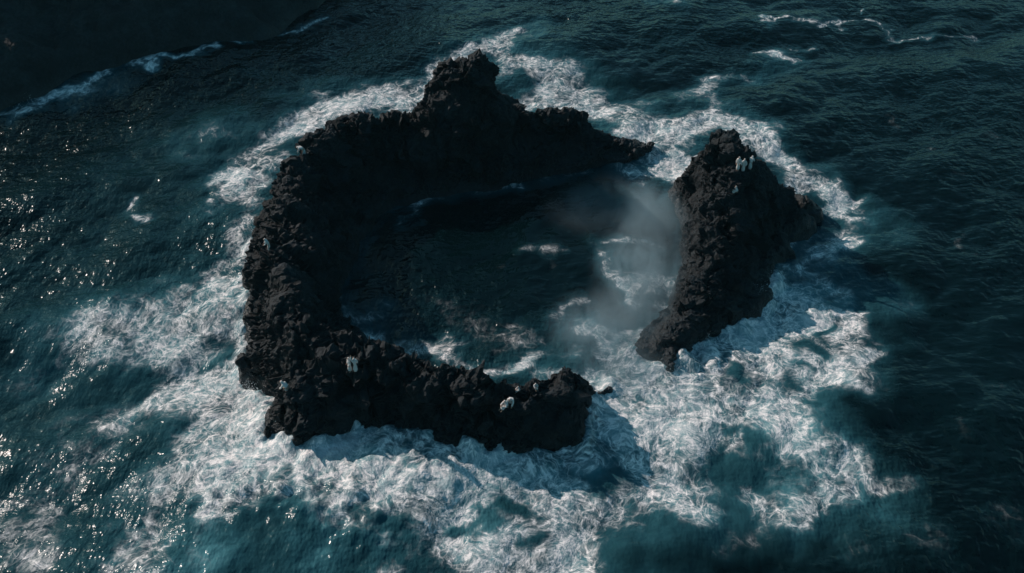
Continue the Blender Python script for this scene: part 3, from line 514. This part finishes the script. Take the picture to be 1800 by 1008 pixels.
for (x, y, s, tall) in ((-3.7, 90.1, .95, 1.7), (-3.1, 90.3, .7, 1.5), (-6.4, 90.8, .75, 1.5), (-5.6, 90.9, .55, 1.3), (-2.5, 90.9, .6, 1.3), (2.7, 91.9, .7, 1.2), (5.0, 92.4, .6, 1.2)):
    loc, no = ground(ring, x, y)
    if loc is None: continue
    b = bpy.data.objects.new('boulder', rng.choice(BLOCKS)); C.objects.link(b); b.parent = ring
    b.location = loc - ring.location - Vector((0, 0, s * tall * .62)); b.rotation_euler = (rng.uniform(-.2, .2), rng.uniform(-.2, .2), rng.uniform(0, 6)); b.scale = (s * .8, s * .7, s * tall)

# ------------------------------------------------------------------ people in white robes
def plain(name, col, rough, bump=0):
    g = N(name); tc = g.new('TexCoord').outputs['Object']
    n = g.noise(tc, 9, 4, .6)
    c2 = tuple(c * .82 for c in col)
    g.link(g.mix(n, c2, col), g.b.inputs['Base Color']); g.b.inputs['Roughness'].default_value = rough
    if bump: g.link(g.bump(g.noise(tc, 14, 4, .6), 1.0, bump), g.b.inputs['Normal'])
    return g.m
M_ROBE = plain('white_cloth', (.66, .63, .60), .9, .02); M_SKIN = plain('skin', (.42, .26, .19), .55)
M_HAIR = plain('dark_hair', (.02, .015, .012), .6)

def mirror(d):
    o = dict(d)
    for k, v in d.items():
        if k.endswith('L') and k[:-1] + 'R' not in d: o[k[:-1] + 'R'] = (-v[0], v[1], v[2])
    return o
POSES = {
 'stand': dict(pelvis=(0, 0, .93), chest=(0, 0, 1.28), neck=(0, -.01, 1.47), head=(0, -.03, 1.60), top=(0, -.02, 1.71), shL=(.18, 0, 1.40), elL=(.26, .02, 1.13), wrL=(.21, -.13, .93), hipL=(.09, 0, .9), knL=(.1, -.03, .5), anL=(.1, 0, .08), toeL=(.11, -.15, .04), skirt=(0, 0, .48), hem=(0, 0, .10)),
 'reach': dict(pelvis=(0, 0, .93), chest=(.02, 0, 1.28), neck=(.03, -.01, 1.47), head=(.03, -.03, 1.60), top=(.03, -.02, 1.71), shL=(.2, 0, 1.41), elL=(.3, -.04, 1.64), wrL=(.26, -.07, 1.90), shR=(-.17, 0, 1.38), elR=(-.25, .02, 1.11), wrR=(-.22, -.1, .92), hipL=(.09, 0, .9), knL=(.1, -.03, .5), anL=(.1, 0, .08), toeL=(.11, -.15, .04), skirt=(0, 0, .48), hem=(0, 0, .10)),
 'lean': dict(pelvis=(0, .06, .90), chest=(0, -.10, 1.22), neck=(0, -.20, 1.38), head=(0, -.27, 1.49), top=(0, -.30, 1.59), shL=(.18, -.15, 1.32), elL=(.25, -.22, 1.06), wrL=(.18, -.38, .95), hipL=(.09, .05, .87), knL=(.1, -.05, .48), anL=(.1, .08, .08), toeL=(.11, -.07, .04), skirt=(0, .04, .46), hem=(0, .06, .10)),
 'bend': dict(pelvis=(0, .1, .84), chest=(0, -.24, 1.00), neck=(0, -.42, 1.02), head=(0, -.53, .98), top=(0, -.62, .92), shL=(.18, -.30, .98), elL=(.22, -.38, .72), wrL=(.15, -.48, .46), hipL=(.09, .09, .82), knL=(.1, -.06, .46), anL=(.1, .1, .08), toeL=(.11, -.05, .04), skirt=(0, .06, .44), hem=(0, .1, .10)),
 'sit': dict(pelvis=(0, .08, .16), chest=(0, -.02, .50), neck=(0, -.09, .68), head=(0, -.14, .80), top=(0, -.15, .91), shL=(.18, -.05, .60), elL=(.25, -.22, .42), wrL=(.09, -.40, .44), hipL=(.1, .04, .16), knL=(.12, -.36, .48), anL=(.11, -.50, .09), toeL=(.12, -.65, .05), skirt=(0, -.30, .34), hem=(0, -.48, .14)),
 'crouch': dict(pelvis=(0, .12, .40), chest=(0, -.16, .66), neck=(0, -.31, .76), head=(0, -.41, .83), top=(0, -.47, .92), shL=(.18, -.22, .68), elL=(.24, -.34, .44), wrL=(.16, -.50, .24), hipL=(.1, .10, .38), knL=(.14, -.24, .42), anL=(.12, .05, .08), toeL=(.12, -.1, .04), skirt=(0, -.06, .32), hem=(0, .02, .12)),
}
BR = dict(pelvis=.13, chest=.15, neck=.055, head=.095, top=.07, sh=.062, el=.045, wr=.030, hip=.085, kn=.062, an=.042, toe=.035)
RR = dict(pelvis=.165, chest=.172, neck=.09, head=.122, top=.08, sh=.088, el=.078, wr=.07, skirt=.19, hem=.225)
def skinned(name, pts, edges, radii, root, sub):
    names = list(pts); me = bpy.data.meshes.new(name)
    me.from_pydata([pts[n] for n in names], [(names.index(a), names.index(b)) for a, b in edges], [])
    o = bpy.data.objects.new(name, me); C.objects.link(o)
    o.modifiers.new('skin', 'SKIN'); s = o.modifiers.new('sub', 'SUBSURF'); s.levels = s.render_levels = sub
    for i, n in enumerate(names):
        r = radii[n.rstrip('LR') if n[-1] in 'LR' else n]; sv = me.skin_vertices[0].data[i]
        sv.radius = (r, r * (.78 if n in ('chest', 'pelvis') else 1)); sv.use_root = n == root
    dg = bpy.context.evaluated_depsgraph_get(); out = bpy.data.meshes.new_from_object(o.evaluated_get(dg))
    bpy.data.objects.remove(o); bpy.data.meshes.remove(me)
    out.name = name; out.polygons.foreach_set('use_smooth', np.full(len(out.polygons), True))
    return out
def add_hands_face(me, J):
    bm = bmesh.new(); bm.from_mesh(me)
    def finger(base, d, side, ln, bend):
        p = base.copy(); dd = d.copy()
        prev = None
        for k in range(4):
            r = .0085 * (1 - .12 * k); a = dd.orthogonal().normalized(); b2 = dd.cross(a)
            ringv = [bm.verts.new(p + a * r * math.cos(t) + b2 * r * math.sin(t)) for t in (0, 1.57, 3.14, 4.71)]
            if prev:
                for m in range(4): bm.faces.new((prev[m], prev[(m + 1) % 4], ringv[(m + 1) % 4], ringv[m]))
            prev = ringv; p = p + dd * ln / 3; dd = (dd + bend).normalized()
        bm.faces.new(prev)
    for s in 'LR':
        w = Vector(J['wr' + s]); d = (w - Vector(J['el' + s])).normalized(); side = d.cross(Vector((0, 1, .2))).normalized(); up = side.cross(d)
        palm = w + d * .05
        mat = bmesh.ops.create_cube(bm, size=1)['verts']
        for v in mat: c = v.co.copy(); v.co = palm + side * c.x * .075 + up * c.y * .03 + d * c.z * .10
        for k, ln in enumerate((.066, .078, .074, .058)):
            finger(palm + d * .045 + side * (-.028 + .019 * k), d, side, ln, up * -.35)
        finger(palm + side * -.036 - d * .02, (d * .6 - side * .8).normalized(), side, .062, d * .35)
    h = Vector(J['head']); up = (Vector(J['top']) - h).normalized(); fw = Vector((0, -1, 0)); fw = (fw - up * fw.dot(up)).normalized(); sd = up.cross(fw)
    for off, sc in ((fw * .10, (.016, .03, .03)), (sd * .095 + up * .0, (.012, .02, .032)), (sd * -.095, (.012, .02, .032)), (fw * .088 - up * .045, (.03, .012, .008)), (fw * .086 + sd * .034 + up * .03, (.013, .01, .008)), (fw * .086 - sd * .034 + up * .03, (.013, .01, .008))):
        vs_ = bmesh.ops.create_icosphere(bm, subdivisions=1, radius=1)['verts']
        for v in vs_: c = v.co.copy(); v.co = h + off + sd * c.x * sc[0] + fw * c.y * sc[1] + up * c.z * sc[2]
    bm.to_mesh(me); bm.free()
    me.polygons.foreach_set('use_smooth', np.full(len(me.polygons), True))
_pc = {}
def pose_meshes(pose):
    if pose in _pc: return _pc[pose]
    J = mirror(POSES[pose]); sides = 'LR'
    bp = {k: v for k, v in J.items() if k not in ('skirt', 'hem')}
    be = [('pelvis', 'chest'), ('chest', 'neck'), ('neck', 'head'), ('head', 'top')]
    for s in sides: be += [('chest', 'sh' + s), ('sh' + s, 'el' + s), ('el' + s, 'wr' + s), ('pelvis', 'hip' + s), ('hip' + s, 'kn' + s), ('kn' + s, 'an' + s), ('an' + s, 'toe' + s)]
    body = skinned('person', bp, be, BR, 'pelvis', 2); add_hands_face(body, J); body.materials.append(M_SKIN)
    fw = Vector((0, .035, .005))
    rp = {k: v for k, v in J.items() if k in ('pelvis', 'chest', 'neck', 'shL', 'shR', 'elL', 'elR', 'wrL', 'wrR', 'skirt', 'hem')}
    for k in ('head', 'top'): rp[k] = tuple(Vector(J[k]) + fw)
    re_ = [('pelvis', 'chest'), ('chest', 'neck'), ('neck', 'head'), ('head', 'top'), ('pelvis', 'skirt'), ('skirt', 'hem')]
    for s in sides: re_ += [('chest', 'sh' + s), ('sh' + s, 'el' + s), ('el' + s, 'wr' + s)]
    robe = skinned('robe', rp, re_, RR, 'pelvis', 2)
    n = len(robe.vertices); co = np.empty(n * 3, np.float32); robe.vertices.foreach_get('co', co); co = co.reshape(-1, 3)
    no = np.empty(n * 3, np.float32); robe.vertices.foreach_get('normal', no); no = no.reshape(-1, 3)
    th = np.arctan2(co[:, 1] - .05, co[:, 0]); low = np.clip((1.2 - co[:, 2]) / 1.0, 0, 1)
    co = co + no * (low * .022 * np.sin(th * 9 + 3 * co[:, 2]) + .012 * perlin(co * 7, 3))[:, None]
    lv = np.empty(len(robe.loops), np.int32); robe.loops.foreach_get('vertex_index', lv); quads = lv.reshape(-1, 4); bpy.data.meshes.remove(robe)
    nk, hd = np.array(J['neck']), np.array(J['head']) + np.array(fw); cc = co[quads].mean(1); up = (cc - nk - .35 * (hd - nk)) @ (hd - nk) > 0
    up &= np.linalg.norm(cc - hd, axis=1) < .34
    out = []
    for nm, k in (('robe', ~up), ('hood', up)):
        m = sub_mesh(nm, co, quads, k); m.polygons.foreach_set('use_smooth', np.full(len(m.polygons), True)); m.materials.append(M_ROBE); out.append(m)
    _pc[pose] = (body, *out); return _pc[pose]
def person(rock, x, y, pose, rz, label, scale=1.0, sink=.06):
    body, *cloth = pose_meshes(pose)
    loc, no = ground(rock, x, y)
    o = bpy.data.objects.new('person', body); C.objects.link(o); o.location = loc - Vector((0, 0, sink)); o.rotation_euler = (0, 0, R(rz)); o.scale = (scale * .86,) * 3
    for m in cloth:
        r = bpy.data.objects.new(m.name.split('.')[0], m); C.objects.link(r); r.parent = o
    tag(o, label, 'person', 'people in white robes on the rocks')
person(islet, 20.62, 75.75, 'stand', -35, 'person in white hooded robe standing on the domed islet, lowest of the trio')
person(islet, 21.35, 76.55, 'stand', -20, 'person in white hooded robe standing on the domed islet, middle of the trio')
person(islet, 22.15, 77.2, 'lean', 150, 'person in white robe turned away on the domed islet, nearest the drop of the trio', 1.03)
person(islet, 20.39, 74.1, 'sit', -70, 'person in pale robe sitting in shade below the trio on the islet')
person(ring, -12.17, 52.55, 'stand', -60, 'person in white robe standing on the front rock beside one with a raised arm')
person(ring, -11.72, 52.45, 'reach', -150, 'person in white robe on the front rock with one arm raised')
person(ring, -.45, 50.25, 'sit', -50, 'person in white robe seated on the front rock, lower of a huddled pair', 1.1)
person(ring, -.08, 50.55, 'crouch', -10, 'person in white robe crouching behind another in a huddled pair', 1.15)
person(ring, .52, 51.95, 'sit', -60, 'small person in white robe sitting on the crest above the huddled pair', .72)
person(ring, 1.75, 51.75, 'sit', 20, 'small person in pinkish white robe sitting on the crest near the broken end', .72)
person(ring, -20.31, 65.0, 'lean', -80, 'person in white robe leaning forward on the tall outer side of the arc')
person(ring, -20.1, 80.8, 'bend', -95, 'person in white robe bent over at the back corner of the arc', 1.15)
person(ring, -17.0, 52.0, 'crouch', -110, 'person in white robe crouching at the front corner above the spiky rock', 1.2)

# ------------------------------------------------------------------ flying spray, drifting mist, hazy air
def spray():
    r = np.random.default_rng(5); V = []; 
    spots = [(*p, n, hgt) for p, n, hgt in SPLASH]
    pts = []; siz = []
    for (x, y, n, hgt) in spots:
        a = r.uniform(0, 6.283, n); d = np.abs(r.normal(0, .55 * hgt + .25, n)); z = np.abs(r.normal(0, .45 * hgt, n)) * np.exp(-d / (1.2 * hgt)) + .15
        jet = np.floor(r.uniform(0, 6, n)) * 1.047 + r.normal(0, .13, n)
        a = np.where(r.random(n) < .6, jet, a)
        pts.append(np.c_[x + d * np.cos(a), y + d * np.sin(a), z]); siz.append(r.uniform(.010, .034, n) * (1 + (r.random(n) < .06)))
    c = np.concatenate(pts); s = np.concatenate(siz)
    oct_ = np.array([(1, 0, 0), (-1, 0, 0), (0, 1, 0), (0, -1, 0), (0, 0, 1.4), (0, 0, -1.4)], float)
    V = (c[:, None] + oct_[None] * s[:, None, None]).reshape(-1, 3)
    f = np.array([(0, 2, 4), (2, 1, 4), (1, 3, 4), (3, 0, 4), (2, 0, 5), (1, 2, 5), (3, 1, 5), (0, 3, 5)])
    Fq = (f[None] + (np.arange(len(c)) * 6)[:, None, None]).reshape(-1, 3)
    return np_mesh('sea_spray', V, Fq, False)
gm = N('spray_drops'); gm.b.inputs['Base Color'].default_value = (.8, .8, .8, 1); gm.b.inputs['Roughness'].default_value = .6
sp = link('sea_spray', spray(), gm.m); tag(sp, 'white drops of spray thrown up where waves hit the rocks', 'spray', kind='stuff')

def box_mesh(name, lo, hi):
    bm = bmesh.new(); vs_ = bmesh.ops.create_cube(bm, size=1)['verts']
    for v in vs_: v.co = Vector(((lo[0] + hi[0]) / 2 + v.co.x * (hi[0] - lo[0]), (lo[1] + hi[1]) / 2 + v.co.y * (hi[1] - lo[1]), (lo[2] + hi[2]) / 2 + v.co.z * (hi[2] - lo[2])))
    me = bpy.data.meshes.new(name); bm.to_mesh(me); bm.free(); return me
def mist_material():
    g = N('drifting_spray'); g.n.remove(g.b)
    pos = g.new('NewGeometry').outputs['Position']
    tot = None
    for c, e, amt in MIST:
        d = g.vmath('DIVIDE', g.vmath('SUBTRACT', pos, c), e)
        ln = g.new('VectorMath', operation='LENGTH'); g.link(d, ln.inputs[0])
        f = g.ramp(ln.outputs['Value'], 1.0, 0.0, 0.0, amt)
        tot = f if tot is None else g.math('ADD', tot, f)
    mp = g.new('Mapping'); g.link(pos, mp.inputs['Vector']); mp.inputs['Rotation'].default_value = (0, 0, R(-24)); mp.inputs['Scale'].default_value = (1.15, .7, .9)
    n = g.noise(mp.outputs[0], .26, 5, .62, 1.2)
    dens = g.math('MULTIPLY', tot, g.ramp(n, .30, .70, .10, 1.1))
    v = g.new('VolumePrincipled'); v.inputs['Color'].default_value = (.62, .88, 1.0, 1); v.inputs['Anisotropy'].default_value = .25
    g.link(dens, v.inputs['Density']); g.link(v.outputs[0], g.out.inputs['Volume'])
    return g.m
mist = link('spray_mist', box_mesh('spray_mist', MIST_LO, MIST_HI), mist_material())
tag(mist, 'pale drifting mist of spray over the gap beside the domed islet', 'mist', kind='stuff')
gh = N('sea_air'); gh.n.remove(gh.b); hv = gh.new('VolumePrincipled'); hv.inputs['Density'].default_value = HAZE; hv.inputs['Color'].default_value = (.42, .90, 1, 1)
gh.link(hv.outputs[0], gh.out.inputs['Volume'])
if HAZE > 0:
    hz = link('haze', box_mesh('haze', (-6600, -6600, -6), (6600, 6600, 61)), gh.m); tag(hz, 'thin salty haze over the whole sea', 'haze', kind='stuff')
